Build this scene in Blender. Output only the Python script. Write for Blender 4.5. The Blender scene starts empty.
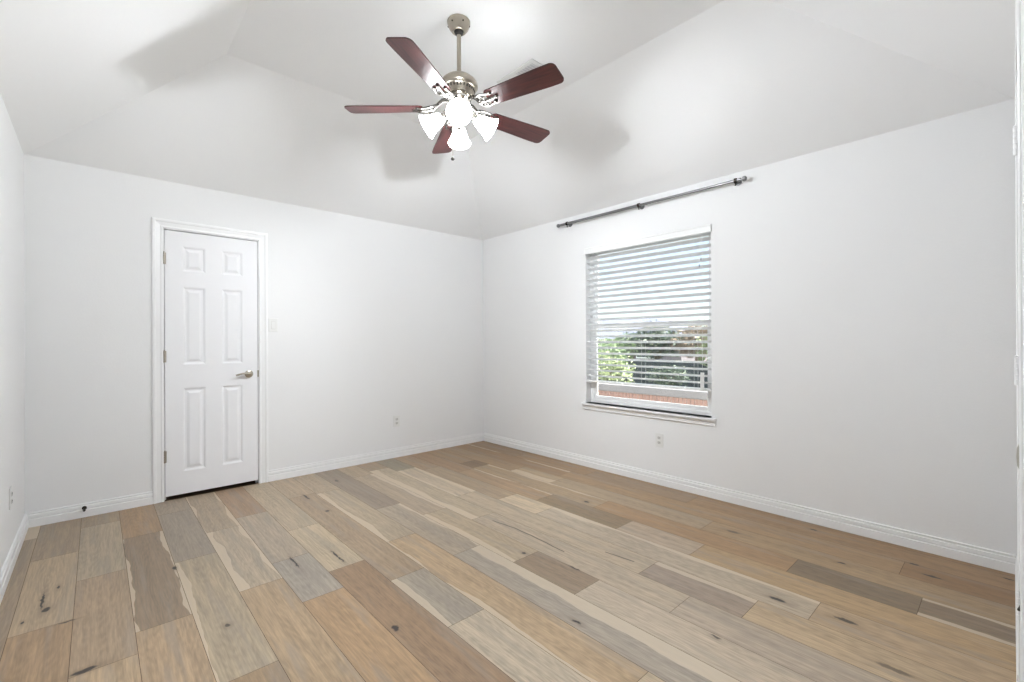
import bpy, bmesh, math, random
from math import sin, cos, pi, radians as R
from mathutils import Vector, Matrix
random.seed(7)
S = bpy.context.scene
COL = S.collection

# ------------------------------------------------------------------ camera, world, sun, exposure
FPX, ROLL, YAW, PITCH = 456.061, -0.0043, 0.73905, 0.00125
fw = Vector((sin(YAW)*cos(PITCH), cos(YAW)*cos(PITCH), sin(PITCH)))
rt = Vector((cos(YAW), -sin(YAW), 0)); up = rt.cross(fw)
r2 = rt*cos(ROLL)+up*sin(ROLL); u2 = up*cos(ROLL)-rt*sin(ROLL)
cd = bpy.data.cameras.new('camera'); cam = bpy.data.objects.new('camera', cd); COL.objects.link(cam)
cd.sensor_width = 36.0; cd.lens = FPX/1024*36.0; cd.clip_start = 0.01; cd.clip_end = 200
m = Matrix((r2, u2, -fw)).transposed().to_4x4(); m.translation = Vector((-3.48897, -4.34708, 1.20316))
cam.matrix_world = m
S.camera = cam
S.view_settings.view_transform = 'Standard'; S.view_settings.look = 'None'
S.view_settings.gamma = 1.0; S.view_settings.use_curve_mapping = False
S.view_settings.exposure = 0.33

w = bpy.data.worlds.new('sky'); S.world = w; w.use_nodes = True
nt = w.node_tree; nt.nodes.clear()
o = nt.nodes.new('ShaderNodeOutputWorld'); bg = nt.nodes.new('ShaderNodeBackground')
sky = nt.nodes.new('ShaderNodeTexSky'); sky.sky_type = 'NISHITA'; sky.sun_disc = False
sky.sun_elevation = R(48); sky.sun_rotation = R(250); sky.air_density = 1.0; sky.dust_density = 1.5
tc = nt.nodes.new('ShaderNodeTexCoord'); nz = nt.nodes.new('ShaderNodeTexNoise')
nz.inputs['Scale'].default_value = 2.2; nz.inputs['Detail'].default_value = 6
cr = nt.nodes.new('ShaderNodeValToRGB'); cr.color_ramp.elements[0].position = .42; cr.color_ramp.elements[1].position = .68
mx = nt.nodes.new('ShaderNodeMix'); mx.data_type = 'RGBA'; mx.inputs[7].default_value = (5.2, 5.9, 6.9, 1)
nt.links.new(tc.outputs['Generated'], nz.inputs['Vector']); nt.links.new(nz.outputs['Fac'], cr.inputs[0])
nt.links.new(cr.outputs[0], mx.inputs[0]); nt.links.new(sky.outputs[0], mx.inputs[6])
nt.links.new(mx.outputs[2], bg.inputs[0]); bg.inputs[1].default_value = 0.23
nt.links.new(bg.outputs[0], o.inputs[0])

sl = bpy.data.lights.new('sun', 'SUN'); sl.energy = 16.0; sl.angle = R(1.0); sl.color = (1, .95, .88)
so = bpy.data.objects.new('sun', sl); COL.objects.link(so)
so.rotation_euler = Vector((.40, -.46, .80)).to_track_quat('Z', 'Y').to_euler()   # high sun, steep on the window side
# portal over the window opening: only guides sampling of the sky, emits nothing
pl = bpy.data.lights.new('window_portal', 'AREA'); pl.shape = 'RECTANGLE'; pl.size = 1.47; pl.size_y = 1.2
po = bpy.data.objects.new('window_portal', pl); COL.objects.link(po)
po.location = (0.16, -2.185, 1.36); po.rotation_euler = (0, R(90), 0)
pl.cycles.is_portal = True

LAMP_W = 43.0          # each of the four fan bulbs

# ------------------------------------------------------------------ materials
def s2l(c):
    return tuple(((x/255)/12.92 if x/255 <= .04045 else ((x/255+.055)/1.055)**2.4) for x in c)+(1,)
def mat(name, rgb, rough=.5, metal=0, spec=.5, bump=0, bscale=200, coat=0, var=0, vscale=8):
    m = bpy.data.materials.new(name); m.use_nodes = True
    n = m.node_tree; b = n.nodes['Principled BSDF']
    b.inputs['Base Color'].default_value = s2l(rgb); b.inputs['Roughness'].default_value = rough
    b.inputs['Metallic'].default_value = metal; b.inputs['Specular IOR Level'].default_value = spec
    b.inputs['Coat Weight'].default_value = coat
    t = n.nodes.new('ShaderNodeTexCoord')
    if var:
        z = n.nodes.new('ShaderNodeTexNoise'); z.inputs['Scale'].default_value = vscale; z.inputs['Detail'].default_value = 5
        n.links.new(t.outputs['Object'], z.inputs['Vector'])
        h = n.nodes.new('ShaderNodeHueSaturation'); h.inputs['Color'].default_value = s2l(rgb)
        mr = n.nodes.new('ShaderNodeMapRange'); mr.inputs[3].default_value = 1-var; mr.inputs[4].default_value = 1+var
        n.links.new(z.outputs['Fac'], mr.inputs[0]); n.links.new(mr.outputs[0], h.inputs['Value'])
        n.links.new(h.outputs[0], b.inputs['Base Color'])
    if bump:
        z = n.nodes.new('ShaderNodeTexNoise'); z.inputs['Scale'].default_value = bscale; z.inputs['Detail'].default_value = 3
        n.links.new(t.outputs['Object'], z.inputs['Vector'])
        bp = n.nodes.new('ShaderNodeBump'); bp.inputs['Strength'].default_value = bump; bp.inputs['Distance'].default_value = .002
        n.links.new(z.outputs['Fac'], bp.inputs['Height']); n.links.new(bp.outputs[0], b.inputs['Normal'])
    return m
M = {}
M['wall'] = mat('painted_wall', (243, 243, 243), .85, bump=.25, bscale=90, spec=.3)
M['ceil'] = mat('painted_ceiling', (246, 246, 246), .8, bump=.3, bscale=70, spec=.2)
M['trim'] = mat('trim_paint', (248, 248, 248), .3)
M['door'] = mat('door_paint', (246, 246, 248), .55)
M['plate'] = mat('plate_plastic', (238, 238, 236), .3)
M['slot'] = mat('dark_slot', (60, 58, 55), .6)
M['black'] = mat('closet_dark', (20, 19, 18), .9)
M['nickel'] = mat('brushed_nickel', (176, 168, 155), .28, 1, var=.06, vscale=30)
M['chrome'] = mat('polished_nickel', (215, 212, 208), .1, 1)
M['iron'] = mat('iron_nickel', (120, 117, 113), .2, 1)
M['rod'] = mat('rod_steel', (140, 140, 142), .35, 1)
M['dark_metal'] = mat('dark_metal', (52, 47, 42), .35, .9)
M['vinyl'] = mat('window_vinyl', (251, 251, 251), .3)
M['slat'] = mat('blind_slat', (246, 246, 245), .4)
def slatm():
    m = mat('blind_slat_vinyl', (252, 252, 252), .45); b = m.node_tree.nodes['Principled BSDF']
    b.inputs['Subsurface Weight'].default_value = 1.0; b.inputs['Subsurface Radius'].default_value = (1, 1, 1); b.inputs['Subsurface Scale'].default_value = .012
    return m
M['slat2'] = slatm()
M['cord'] = mat('blind_cord', (240, 240, 238), .8)
M['grille'] = mat('vent_enamel', (228, 228, 226), .45)
M['duct'] = mat('vent_duct', (205, 205, 205), .8)
M['brick'] = None
def link(nt, a, b): nt.links.new(a, b)

def glass():
    m = bpy.data.materials.new('window_glass'); m.use_nodes = True; n = m.node_tree; n.nodes.clear()
    o = n.nodes.new('ShaderNodeOutputMaterial'); t = n.nodes.new('ShaderNodeBsdfTransparent'); g = n.nodes.new('ShaderNodeBsdfGlossy')
    g.inputs['Roughness'].default_value = .02; f = n.nodes.new('ShaderNodeFresnel'); f.inputs[0].default_value = 1.45
    x = n.nodes.new('ShaderNodeMixShader'); link(n, f.outputs[0], x.inputs[0]); link(n, t.outputs[0], x.inputs[1]); link(n, g.outputs[0], x.inputs[2])
    t.inputs[0].default_value = (.96, .98, .97, 1)
    link(n, x.outputs[0], o.inputs[0]); return m
M['glass'] = glass()

def frosted():
    m = bpy.data.materials.new('frosted_shade_glass'); m.use_nodes = True; n = m.node_tree; b = n.nodes['Principled BSDF']
    b.inputs['Base Color'].default_value = (.95, .94, .92, 1); b.inputs['Roughness'].default_value = .3
    b.inputs['Emission Color'].default_value = (.94, .975, 1, 1); b.inputs['Emission Strength'].default_value = 23.0
    return m
M['shade'] = frosted()
def bulbm():
    m = bpy.data.materials.new('lit_bulb'); m.use_nodes = True; n = m.node_tree; b = n.nodes['Principled BSDF']
    b.inputs['Base Color'].default_value = (1, 1, 1, 1)
    b.inputs['Emission Color'].default_value = (1, .97, .92, 1); b.inputs['Emission Strength'].default_value = 12
    return m
M['bulb'] = bulbm()

def cherry():
    m = bpy.data.materials.new('cherry_veneer'); m.use_nodes = True; n = m.node_tree; b = n.nodes['Principled BSDF']
    t = n.nodes.new('ShaderNodeTexCoord'); mp = n.nodes.new('ShaderNodeMapping'); mp.inputs['Scale'].default_value = (2.5, 26, 26)
    z = n.nodes.new('ShaderNodeTexNoise'); z.inputs['Scale'].default_value = 2.5; z.inputs['Detail'].default_value = 7
    c = n.nodes.new('ShaderNodeValToRGB'); c.color_ramp.elements[0].color = s2l((50, 19, 21)); c.color_ramp.elements[1].color = s2l((80, 36, 34))
    c.color_ramp.elements[0].position = .33; c.color_ramp.elements[1].position = .68
    link(n, t.outputs['Object'], mp.inputs[0]); link(n, mp.outputs[0], z.inputs[0]); link(n, z.outputs[0], c.inputs[0])
    link(n, c.outputs[0], b.inputs['Base Color']); b.inputs['Roughness'].default_value = .38; b.inputs['Specular IOR Level'].default_value = .45
    b.inputs['Coat Weight'].default_value = .12; b.inputs['Coat Roughness'].default_value = .28
    return m
M['cherry'] = cherry()

# ------------------------------------------------------------------ mesh helpers
def obj(name, bm, m, parent=None, smooth=False, loc=None):
    me = bpy.data.meshes.new(name); bmesh.ops.recalc_face_normals(bm, faces=bm.faces[:]); bm.to_mesh(me); bm.free()
    for x in (m if isinstance(m, (list, tuple)) else [m]): me.materials.append(x)
    if smooth:
        for p in me.polygons: p.use_smooth = True
    o = bpy.data.objects.new(name, me); COL.objects.link(o)
    if parent: o.parent = parent
    if loc: o.location = loc
    if smooth:
        try:
            me.set_sharp_from_angle(angle=R(35))
        except Exception: pass
    return o
def struct(name, bm, m, **k):
    o = obj(name, bm, m, **k); o['kind'] = 'structure'; return o
def tag(o, label, cat, group=None):
    o['label'] = label; o['category'] = cat
    if group: o['group'] = group
    return o
def thing(name, loc, label, cat, group=None, rot=None):
    o = bpy.data.objects.new(name, None); o.empty_display_size = .05; COL.objects.link(o); o.location = loc
    if rot: o.rotation_euler = rot
    return tag(o, label, cat, group)
def box(bm, x0, x1, y0, y1, z0, z1, bev=0, mi=0):
    x0, x1 = min(x0, x1), max(x0, x1); y0, y1 = min(y0, y1), max(y0, y1); z0, z1 = min(z0, z1), max(z0, z1)
    r = bmesh.ops.create_cube(bm, size=1, matrix=Matrix.Translation(((x0+x1)/2, (y0+y1)/2, (z0+z1)/2)) @ Matrix.Diagonal((x1-x0, y1-y0, z1-z0, 1)))
    vs = r['verts']; fs = set(f for v in vs for f in v.link_faces)
    for f in fs: f.material_index = mi
    if bev:
        es = list(set(e for v in vs for e in v.link_edges))
        bmesh.ops.bevel(bm, geom=es, offset=bev, segments=2, affect='EDGES', profile=.5)
def lathe(bm, prof, seg=32, mtx=None, mi=0):
    mtx = mtx or Matrix(); rings = []
    for r, z in prof:
        if r < 1e-6: rings.append([bm.verts.new(mtx @ Vector((0, 0, z)))])
        else: rings.append([bm.verts.new(mtx @ Vector((r*cos(2*pi*i/seg), r*sin(2*pi*i/seg), z))) for i in range(seg)])
    for a, b in zip(rings, rings[1:]):
        for i in range(seg):
            j = (i+1) % seg
            q = [a[0], b[i], b[j]] if len(a) == 1 else ([a[i], b[0], a[j]] if len(b) == 1 else [a[i], b[i], b[j], a[j]])
            if len(a) == 1 and len(b) == 1: continue
            f = bm.faces.new(q); f.material_index = mi
def tube(bm, pts, rad, seg=10, cap=True, mi=0):
    pts = [Vector(p) for p in pts]; rs = rad if isinstance(rad, (list, tuple)) else [rad]*len(pts)
    rings = []; t0 = (pts[1]-pts[0]).normalized(); a = t0.orthogonal().normalized()
    for i, p in enumerate(pts):
        t = (pts[min(i+1, len(pts)-1)]-pts[max(i-1, 0)]).normalized()
        a = (a-t*a.dot(t)).normalized(); b = t.cross(a)
        rings.append([bm.verts.new(p+(a*cos(2*pi*k/seg)+b*sin(2*pi*k/seg))*rs[i]) for k in range(seg)])
    for A, B in zip(rings, rings[1:]):
        for k in range(seg):
            f = bm.faces.new([A[k], A[(k+1) % seg], B[(k+1) % seg], B[k]]); f.material_index = mi
    if cap:
        bm.faces.new(rings[0][::-1]).material_index = mi; bm.faces.new(rings[-1]).material_index = mi
def sweep(bm, path, sides, prof, up_):
    """path points, 'sides' = outward vector per segment; prof = (outward, raised) loop; up_ = raise direction. Mitred corners."""
    path = [Vector(p) for p in path]; sides = [Vector(s) for s in sides]; up_ = Vector(up_); rings = []
    for i, p in enumerate(path):
        if i == 0: d = sides[0]
        elif i == len(path)-1: d = sides[-1]
        else: d = (sides[i-1]+sides[i])/(1+sides[i-1].dot(sides[i]))
        rings.append([bm.verts.new(p+d*a+up_*b) for a, b in prof])
    n = len(prof)
    for A, B in zip(rings, rings[1:]):
        for k in range(n): bm.faces.new([A[k], A[(k+1) % n], B[(k+1) % n], B[k]])
    bm.faces.new(rings[0][::-1]); bm.faces.new(rings[-1])
def NB(): return bmesh.new()
def rotm(v):   # matrix taking +z to v
    return Vector(v).normalized().to_track_quat('Z', 'Y').to_matrix().to_4x4()

# ------------------------------------------------------------------ room shell
W, L, H, HC, A = 3.836, 4.361, 2.44, 3.05, 0.965
T = .12
DX0, DX1, DZ = -3.108, -2.466, 2.073           # closet door opening
WY0, WY1, WZ0, WZ1 = -2.790, -1.578, .612, 2.100   # window opening (y, z)

bm = NB()   # back wall with the door opening
box(bm, -W-T, DX0, 0, T, -.05, H); box(bm, DX1, T, 0, T, -.05, H); box(bm, DX0, DX1, 0, T, DZ, H)
struct('wall_back', bm, M['wall'])
bm = NB()
box(bm, 0, T, WY1, 0, -.05, H); box(bm, 0, T, -L-T, WY0, -.05, H); box(bm, 0, T, WY0, WY1, -.05, WZ0); box(bm, 0, T, WY0, WY1, WZ1, H)
struct('wall_right', bm, M['wall'])
bm = NB(); box(bm, -W-T, -W, -L-T, 0, -.05, H); struct('wall_left', bm, M['wall'])
# near wall, with the opening of the second door
NX0, NX1 = -2.03, -1.27
bm = NB(); box(bm, -W, NX0, -L-T, -L, -.05, H); box(bm, NX1, 0, -L-T, -L, -.05, H); box(bm, NX0, NX1, -L-T, -L, DZ, H)
struct('wall_front', bm, M['wall'])
# vaulted ceiling: four slopes up to a flat tray
bm = NB()
lo = [Vector(v) for v in ((-W, -L, H), (0, -L, H), (0, 0, H), (-W, 0, H))]
hi = [Vector(v) for v in ((-W+A, -L+A, HC), (-A, -L+A, HC), (-A, -A, HC), (-W+A, -A, HC))]
lv = [bm.verts.new(v) for v in lo]; hv = [bm.verts.new(v) for v in hi]
lt = [bm.verts.new(v+Vector((0, 0, .15))) for v in lo]; ht = [bm.verts.new(v+Vector((0, 0, .15))) for v in hi]
for i in range(4):
    j = (i+1) % 4
    bm.faces.new([lv[i], lv[j], hv[j], hv[i]]); bm.faces.new([lt[i], lt[j], ht[j], ht[i]]); bm.faces.new([lv[i], lv[j], lt[j], lt[i]])
bm.faces.new(hv); bm.faces.new(ht)
struct('ceiling', bm, M['ceil'])

# closet behind the door, so that the gap under the leaf reads dark
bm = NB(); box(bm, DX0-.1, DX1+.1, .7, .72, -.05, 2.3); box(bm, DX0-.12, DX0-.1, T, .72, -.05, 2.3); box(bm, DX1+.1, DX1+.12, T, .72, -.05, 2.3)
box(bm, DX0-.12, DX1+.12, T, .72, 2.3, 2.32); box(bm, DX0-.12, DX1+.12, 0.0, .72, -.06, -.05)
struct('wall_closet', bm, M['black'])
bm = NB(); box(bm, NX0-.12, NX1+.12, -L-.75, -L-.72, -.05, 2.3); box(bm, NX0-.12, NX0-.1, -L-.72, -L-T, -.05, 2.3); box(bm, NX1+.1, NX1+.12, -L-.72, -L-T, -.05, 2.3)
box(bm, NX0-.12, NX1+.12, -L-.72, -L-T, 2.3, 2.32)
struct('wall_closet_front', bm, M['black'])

# ------------------------------------------------------------------ floor planks
PW, PX0 = .195, -3.762
C_ = dict(
 rows={
 0:[(.28,(170,146,120),0,.4),(2.2,(158,136,112),0,0),(4.4,(165,138,108),0,0)],
 1:[(.70,(156,133,107),0,0),(1.58,(180,155,124),0,0),(3.3,(168,134,98),0,0),(4.4,(170,145,115),0,0)],
 2:[(.26,(152,130,105),0,0),(1.16,(168,150,126),0,0),(2.06,(166,139,110),0,0),(3.4,(182,152,116),0,0),(4.4,(160,140,115),0,0)],
 3:[(.67,(162,126,88),0,0),(1.89,(138,114,90),.06,.05),(3.5,(176,145,110),0,0),(4.4,(160,130,100),0,0)],
 4:[(.33,(156,138,118),0,0),(1.26,(147,133,118),0,0),(2.47,(168,149,122),.07,0),(4.4,(158,127,92),.08,0)],
 5:[(.91,(166,145,120),.04,.08),(1.83,(176,157,133),.16,.12),(3.6,(173,143,107),0,0),(4.4,(180,155,120),0,0)],
 6:[(.76,(160,126,94),0,0),(1.63,(168,150,130),0,0),(2.13,(156,146,136),0,0),(3.7,(174,136,94),0,0),(4.4,(160,140,118),0,0)],
 7:[(1.23,(178,158,131),0,0),(1.93,(186,166,136),0,0),(4.4,(154,118,84),0,0)],
 8:[(.59,(172,148,120),0,0),(2.23,(164,137,107),0,0),(2.74,(160,148,134),.12,0),(4.4,(190,173,150),0,0)],
 9:[(.62,(172,150,124),0,0),(1.81,(172,152,126),.16,0),(3.45,(182,151,113),.10,0),(4.4,(190,168,138),0,0)],
 10:[(1.26,(138,121,104),0,0),(2.22,(164,147,128),0,.08),(4.0,(160,148,136),0,.40),(4.4,(175,150,120),0,0)],
 11:[(.40,(172,148,120),0,0),(1.58,(168,146,122),0,.16),(2.51,(176,154,124),.14,0),(2.94,(140,115,90),0,0),(4.4,(184,166,145),0,0)],
 12:[(.31,(160,130,98),0,0),(1.88,(180,160,132),.32,0),(3.32,(178,159,136),0,0),(4.4,(170,152,134),0,0)],
 13:[(.48,(138,126,104),0,0),(1.43,(190,171,146),.12,.2),(3.04,(180,160,134),0,0),(3.55,(150,130,114),0,.14),(4.4,(180,152,116),0,0)],
 14:[(.61,(162,130,98),0,0),(1.70,(164,138,108),0,0),(2.10,(204,182,150),0,0),(3.75,(178,160,138),0,.16),(4.4,(176,146,110),0,0)],
 15:[(.9,(160,130,100),0,0),(1.91,(170,142,112),0,.12),(2.63,(138,118,94),0,0),(3.12,(182,164,146),0,0),(4.4,(178,150,114),0,0)],
 16:[(.66,(158,130,98),0,0),(.88,(120,96,74),0,0),(2.30,(170,146,116),0,.1),(3.55,(166,133,98),0,0),(4.06,(124,107,88),0,0),(4.4,(128,110,92),.16,.12)],
 17:[(1.19,(162,134,102),0,0),(1.69,(178,155,126),.4,0),(3.0,(168,148,124),0,0),(4.4,(166,140,108),0,0)],
 18:[(1.6,(154,122,88),0,.1),(3.95,(164,134,100),0,0),(4.4,(146,112,78),0,0)],
 19:[(.83,(148,120,90),0,0),(1.75,(158,126,92),0,0),(2.71,(150,126,102),0,0),(4.4,(160,128,94),0,0)],
 20:[(1.3,(146,116,84),0,0),(3.3,(152,122,90),0,0),(4.4,(150,118,84),0,0)]})
def floor_mat():
    m = bpy.data.materials.new('oak_planks'); m.use_nodes = True; n = m.node_tree; N = n.nodes.new; b = n.nodes['Principled BSDF']
    def math_(op, a, c=None, d=None):
        x = N('ShaderNodeMath'); x.operation = op
        for i, v in enumerate((a, c, d)):
            if v is None: continue
            if isinstance(v, (int, float)): x.inputs[i].default_value = v
            else: link(n, v, x.inputs[i])
        return x.outputs[0]
    def comb(x, y, z):
        c = N('ShaderNodeCombineXYZ')
        for i, v in enumerate((x, y, z)):
            if isinstance(v, (int, float)): c.inputs[i].default_value = v
            else: link(n, v, c.inputs[i])
        return c.outputs[0]
    def noise(v, sc, det=4, rough=.55, dist=0):
        z = N('ShaderNodeTexNoise'); z.inputs['Scale'].default_value = sc; z.inputs['Detail'].default_value = det
        z.inputs['Roughness'].default_value = rough; z.inputs['Distortion'].default_value = dist; link(n, v, z.inputs['Vector']); return z.outputs['Fac']
    def mrange(v, a, b_, c, d, smooth=False):
        x = N('ShaderNodeMapRange'); link(n, v, x.inputs[0])
        for i, q in ((1, a), (2, b_), (3, c), (4, d)): x.inputs[i].default_value = q
        if smooth: x.interpolation_type = 'SMOOTHSTEP'
        return x.outputs[0]
    def mix(f, a, c, bt='MIX'):
        x = N('ShaderNodeMix'); x.data_type = 'RGBA'; x.blend_type = bt
        for i, v in ((0, f), (6, a), (7, c)):
            if isinstance(v, (int, float)): x.inputs[i].default_value = v
            elif isinstance(v, tuple): x.inputs[i].default_value = v
            else: link(n, v, x.inputs[i])
        return x.outputs[2]
    ac = N('ShaderNodeAttribute'); ac.attribute_name = 'plank_colour'
    ad = N('ShaderNodeAttribute'); ad.attribute_name = 'plank_data'
    uv = N('ShaderNodeAttribute'); uv.attribute_name = 'plank_uv'
    su = N('ShaderNodeSeparateXYZ'); link(n, uv.outputs['Vector'], su.inputs[0])
    sd = N('ShaderNodeSeparateXYZ'); link(n, ad.outputs['Vector'], sd.inputs[0])
    u, v = su.outputs[0], su.outputs[1]; rnd, sL, sR = sd.outputs[0], sd.outputs[1], sd.outputs[2]
    ro = math_('MULTIPLY', rnd, 37.0)
    um = math_('MULTIPLY', u, PW)
    vlong = comb(math_('MULTIPLY', um, 20.0), math_('ADD', math_('MULTIPLY', v, .9), ro), ro)
    blot = noise(vlong, 1.6, 4, .6, .6)                # broad tone patches, stretched with the grain
    fine = noise(comb(math_('MULTIPLY', um, 130.0), math_('ADD', math_('MULTIPLY', v, 7.0), ro), ro), 1.0, 5, .65)
    # cathedral rings
    wv = N('ShaderNodeTexWave'); wv.wave_type = 'RINGS'; wv.rings_direction = 'Z'
    link(n, comb(math_('MULTIPLY', math_('SUBTRACT', um, math_('MULTIPLY', rnd, .16)), 3.0), math_('SUBTRACT', math_('MULTIPLY', v, .42), math_('MULTIPLY', rnd, .8)), 0.0), wv.inputs['Vector'])
    wv.inputs['Scale'].default_value = 9; wv.inputs['Distortion'].default_value = 9; wv.inputs['Detail'].default_value = 3; wv.inputs['Detail Scale'].default_value = 1.3
    col = ac.outputs['Color']
    g = mrange(blot, .3, .7, .92, 1.07)
    g = math_('MULTIPLY', g, mrange(fine, .34, .66, .78, 1.14))
    amp = math_('MULTIPLY', math_('SUBTRACT', 1.0, mrange(blot, .4, .62, 0, 1)), 1.0)
    ring = math_('SUBTRACT', 1.0, math_('MULTIPLY', math_('MULTIPLY', mrange(wv.outputs['Fac'], 0, 1, 1, 0), amp), .14))
    g = math_('MULTIPLY', g, ring)
    vm = N('ShaderNodeVectorMath'); vm.operation = 'SCALE'; link(n, col, vm.inputs[0]); link(n, g, vm.inputs['Scale'])
    col = vm.outputs[0]
    # grey weathered patches inside boards
    gp = mrange(noise(comb(math_('MULTIPLY', um, 13.0), math_('ADD', math_('MULTIPLY', v, 1.3), math_('MULTIPLY', rnd, 11.0)), 3.3), 1.4, 3), .50, .68, 0, .42, True)
    col = mix(gp, col, s2l((150, 139, 126)))
    # pale sapwood edges
    wob = math_('MULTIPLY', math_('SUBTRACT', noise(comb(0.0, math_('MULTIPLY', v, 1.8), ro), 1.0, 3), .5), .55)
    l_ = math_('LESS_THAN', u, math_('MULTIPLY', math_('ADD', sL, math_('MULTIPLY', wob, 1.0)), math_('GREATER_THAN', sL, .01)))
    r_ = math_('GREATER_THAN', u, math_('SUBTRACT', 1.0, math_('MULTIPLY', math_('SUBTRACT', sR, wob), math_('GREATER_THAN', sR, .01))))
    sap = math_('MAXIMUM', l_, r_)
    col = mix(math_('MULTIPLY', sap, .70), col, s2l((208, 192, 168)))
    # knots and cracks at their places
    pos = N('ShaderNodeNewGeometry').outputs['Position']
    wn = N('ShaderNodeTexNoise'); wn.inputs['Scale'].default_value = 38; wn.inputs['Detail'].default_value = 3; link(n, pos, wn.inputs['Vector'])
    dv = N('ShaderNodeVectorMath'); dv.operation = 'SUBTRACT'; link(n, wn.outputs['Color'], dv.inputs[0]); dv.inputs[1].default_value = (.5, .5, .5)
    ds = N('ShaderNodeVectorMath'); ds.operation = 'SCALE'; link(n, dv.outputs[0], ds.inputs[0]); ds.inputs['Scale'].default_value = .022
    pp = N('ShaderNodeVectorMath'); link(n, pos, pp.inputs[0]); link(n, ds.outputs[0], pp.inputs[1])
    total = None; halo = None
    KN = [(-3.629,-1.17,.006,.018,1),(-3.727,-1.467,.006,.012,1),(-3.525,-2.045,.035,.012,1),(-3.585,-1.59,.028,.004,1),(-3.182,-1.325,.007,.025,1),
      (-3.678,-1.29,.005,.085,1),(-3.66,-1.40,.012,.022,1),
      (-3.08,-2.09,.009,.014,.8),(-2.274,-1.05,.012,.014,1),(-2.285,-.64,.006,.07,1),(-2.69,-1.69,.005,.08,1),(-2.49,-1.79,.005,.09,1),(-2.563,-2.593,.012,.02,1),
      (-1.695,-2.471,.010,.014,1),(-.776,-2.191,.012,.02,1),(-1.969,-3.083,.008,.02,1),(-1.153,-3.608,.012,.035,1),(-.532,-3.159,.016,.04,.6),
      (-.127,-3.49,.008,.02,1),(-1.631,-3.529,.007,.02,.8),(-.518,-3.721,.008,.022,1),(-.251,-3.986,.008,.018,1),(-.352,-4.068,.008,.04,1),(-.107,-4.331,.007,.02,1),
      (-1.116,-3.858,.012,.04,.9),(-1.339,-4.051,.012,.05,.6),(-1.619,-2.775,.005,.04,.9),(-1.95,-.386,.012,.03,.7)]
    for x, y, a, c, s in KN:
        q = N('ShaderNodeVectorMath'); q.operation = 'SUBTRACT'; link(n, pp.outputs[0], q.inputs[0]); q.inputs[1].default_value = (x, y, 0)
        q2 = N('ShaderNodeVectorMath'); q2.operation = 'MULTIPLY'; link(n, q.outputs[0], q2.inputs[0]); q2.inputs[1].default_value = (1/a, 1/c, 0)
        q3 = N('ShaderNodeVectorMath'); q3.operation = 'LENGTH'; link(n, q2.outputs[0], q3.inputs[0]); d = q3.outputs['Value']
        k = mrange(d, .75, 1.25, s, 0); total = k if total is None else math_('MAXIMUM', total, k)
        k = mrange(d, .8, 3.6, .32*s, 0, True); halo = k if halo is None else math_('MAXIMUM', halo, k)
    col = mix(halo, col, s2l((116, 98, 80)))
    # long cracks: polylines followed across their board
    for x0, y0, x1, y1 in ((-1.522,-1.987,-1.497,-2.19),(-1.497,-2.19,-1.501,-2.387),(-1.501,-2.387,-1.516,-2.616),(-1.344,-2.776,-1.325,-2.952)):
        sy = N('ShaderNodeSeparateXYZ'); link(n, pos, sy.inputs[0])
        t = mrange(sy.outputs[1], y0, y1, x0, x1)
        wig = math_('MULTIPLY', math_('SUBTRACT', noise(comb(0.0, sy.outputs[1], 2.0), 14, 3), .5), .012)
        d = math_('ABSOLUTE', math_('SUBTRACT', sy.outputs[0], math_('ADD', t, wig)))
        inside = math_('MULTIPLY', math_('LESS_THAN', sy.outputs[1], max(y0, y1)), math_('GREATER_THAN', sy.outputs[1], min(y0, y1)))
        total = math_('MAXIMUM', total, math_('MULTIPLY', mrange(d, .0022, .0050, .95, 0), inside))
    col = mix(total, col, s2l((44, 34, 26)))
    link(n, col, b.inputs['Base Color'])
    rr = mrange(fine, .3, .7, .36, .48); link(n, rr, b.inputs['Roughness']); b.inputs['Specular IOR Level'].default_value = .6
    bp = N('ShaderNodeBump'); bp.inputs['Strength'].default_value = .15; bp.inputs['Distance'].default_value = .002
    link(n, math_('SUBTRACT', fine, total), bp.inputs['Height']); link(n, bp.outputs[0], b.inputs['Normal'])
    return m
bm = NB(); lc = bm.loops.layers.float_color.new('plank_colour'); ld = bm.loops.layers.float_color.new('plank_data'); lu = bm.loops.layers.float_color.new('plank_uv')
g = .0009
for r, pls in C_['rows'].items():
    x0 = PX0+PW*(r-1); x1 = x0+PW; xa, xb = max(x0, -W), min(x1, 0)
    y = 0.0
    for ye, c, a, b_ in pls:
        ye = min(ye, L+.02); rn = random.random(); kk = .78 if r < 15 else 1.0
        vs = [(xa+g, -y-g), (xb-g, -y-g), (xb-g, -ye+g), (xa+g, -ye+g)]
        f = bm.faces.new([bm.verts.new((px, py, 0)) for px, py in vs][::-1])
        c = tuple(.82*q+.18*h for q, h in zip(c, (168, 147, 120))); cc = s2l(tuple((1.06 if r < 15 else 1.0)*(kk*q+(1-kk)*(sum(c)/3)) for q in c)); cc = (cc[0]*1.01, cc[1]*.985, cc[2]*.93, 1)  # sheen lightens rows away from the window; window-side rows keep shading in colour
        for lp in f.loops:
            lp[lc] = cc; lp[ld] = (rn, a, b_, 1)
            lp[lu] = ((lp.vert.co.x-x0)/PW, -lp.vert.co.y, 0, 1)
        y = ye
fl_n = len(bm.faces)
def quad(bm, pts, mi=0):
    f = bm.faces.new([bm.verts.new(p) for p in pts]); f.material_index = mi; return f
quad(bm, [(-W-T, -L-T, -.0015), (T, -L-T, -.0015), (T, T+.3, -.0015), (-W-T, T+.3, -.0015)], 1)
box(bm, -W-T, T, -L-T, T, -.06, -.003, mi=1)
M['groove'] = mat('plank_groove', (84, 66, 48), .8)
struct('floor', bm, [floor_mat(), M['groove']])

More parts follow.
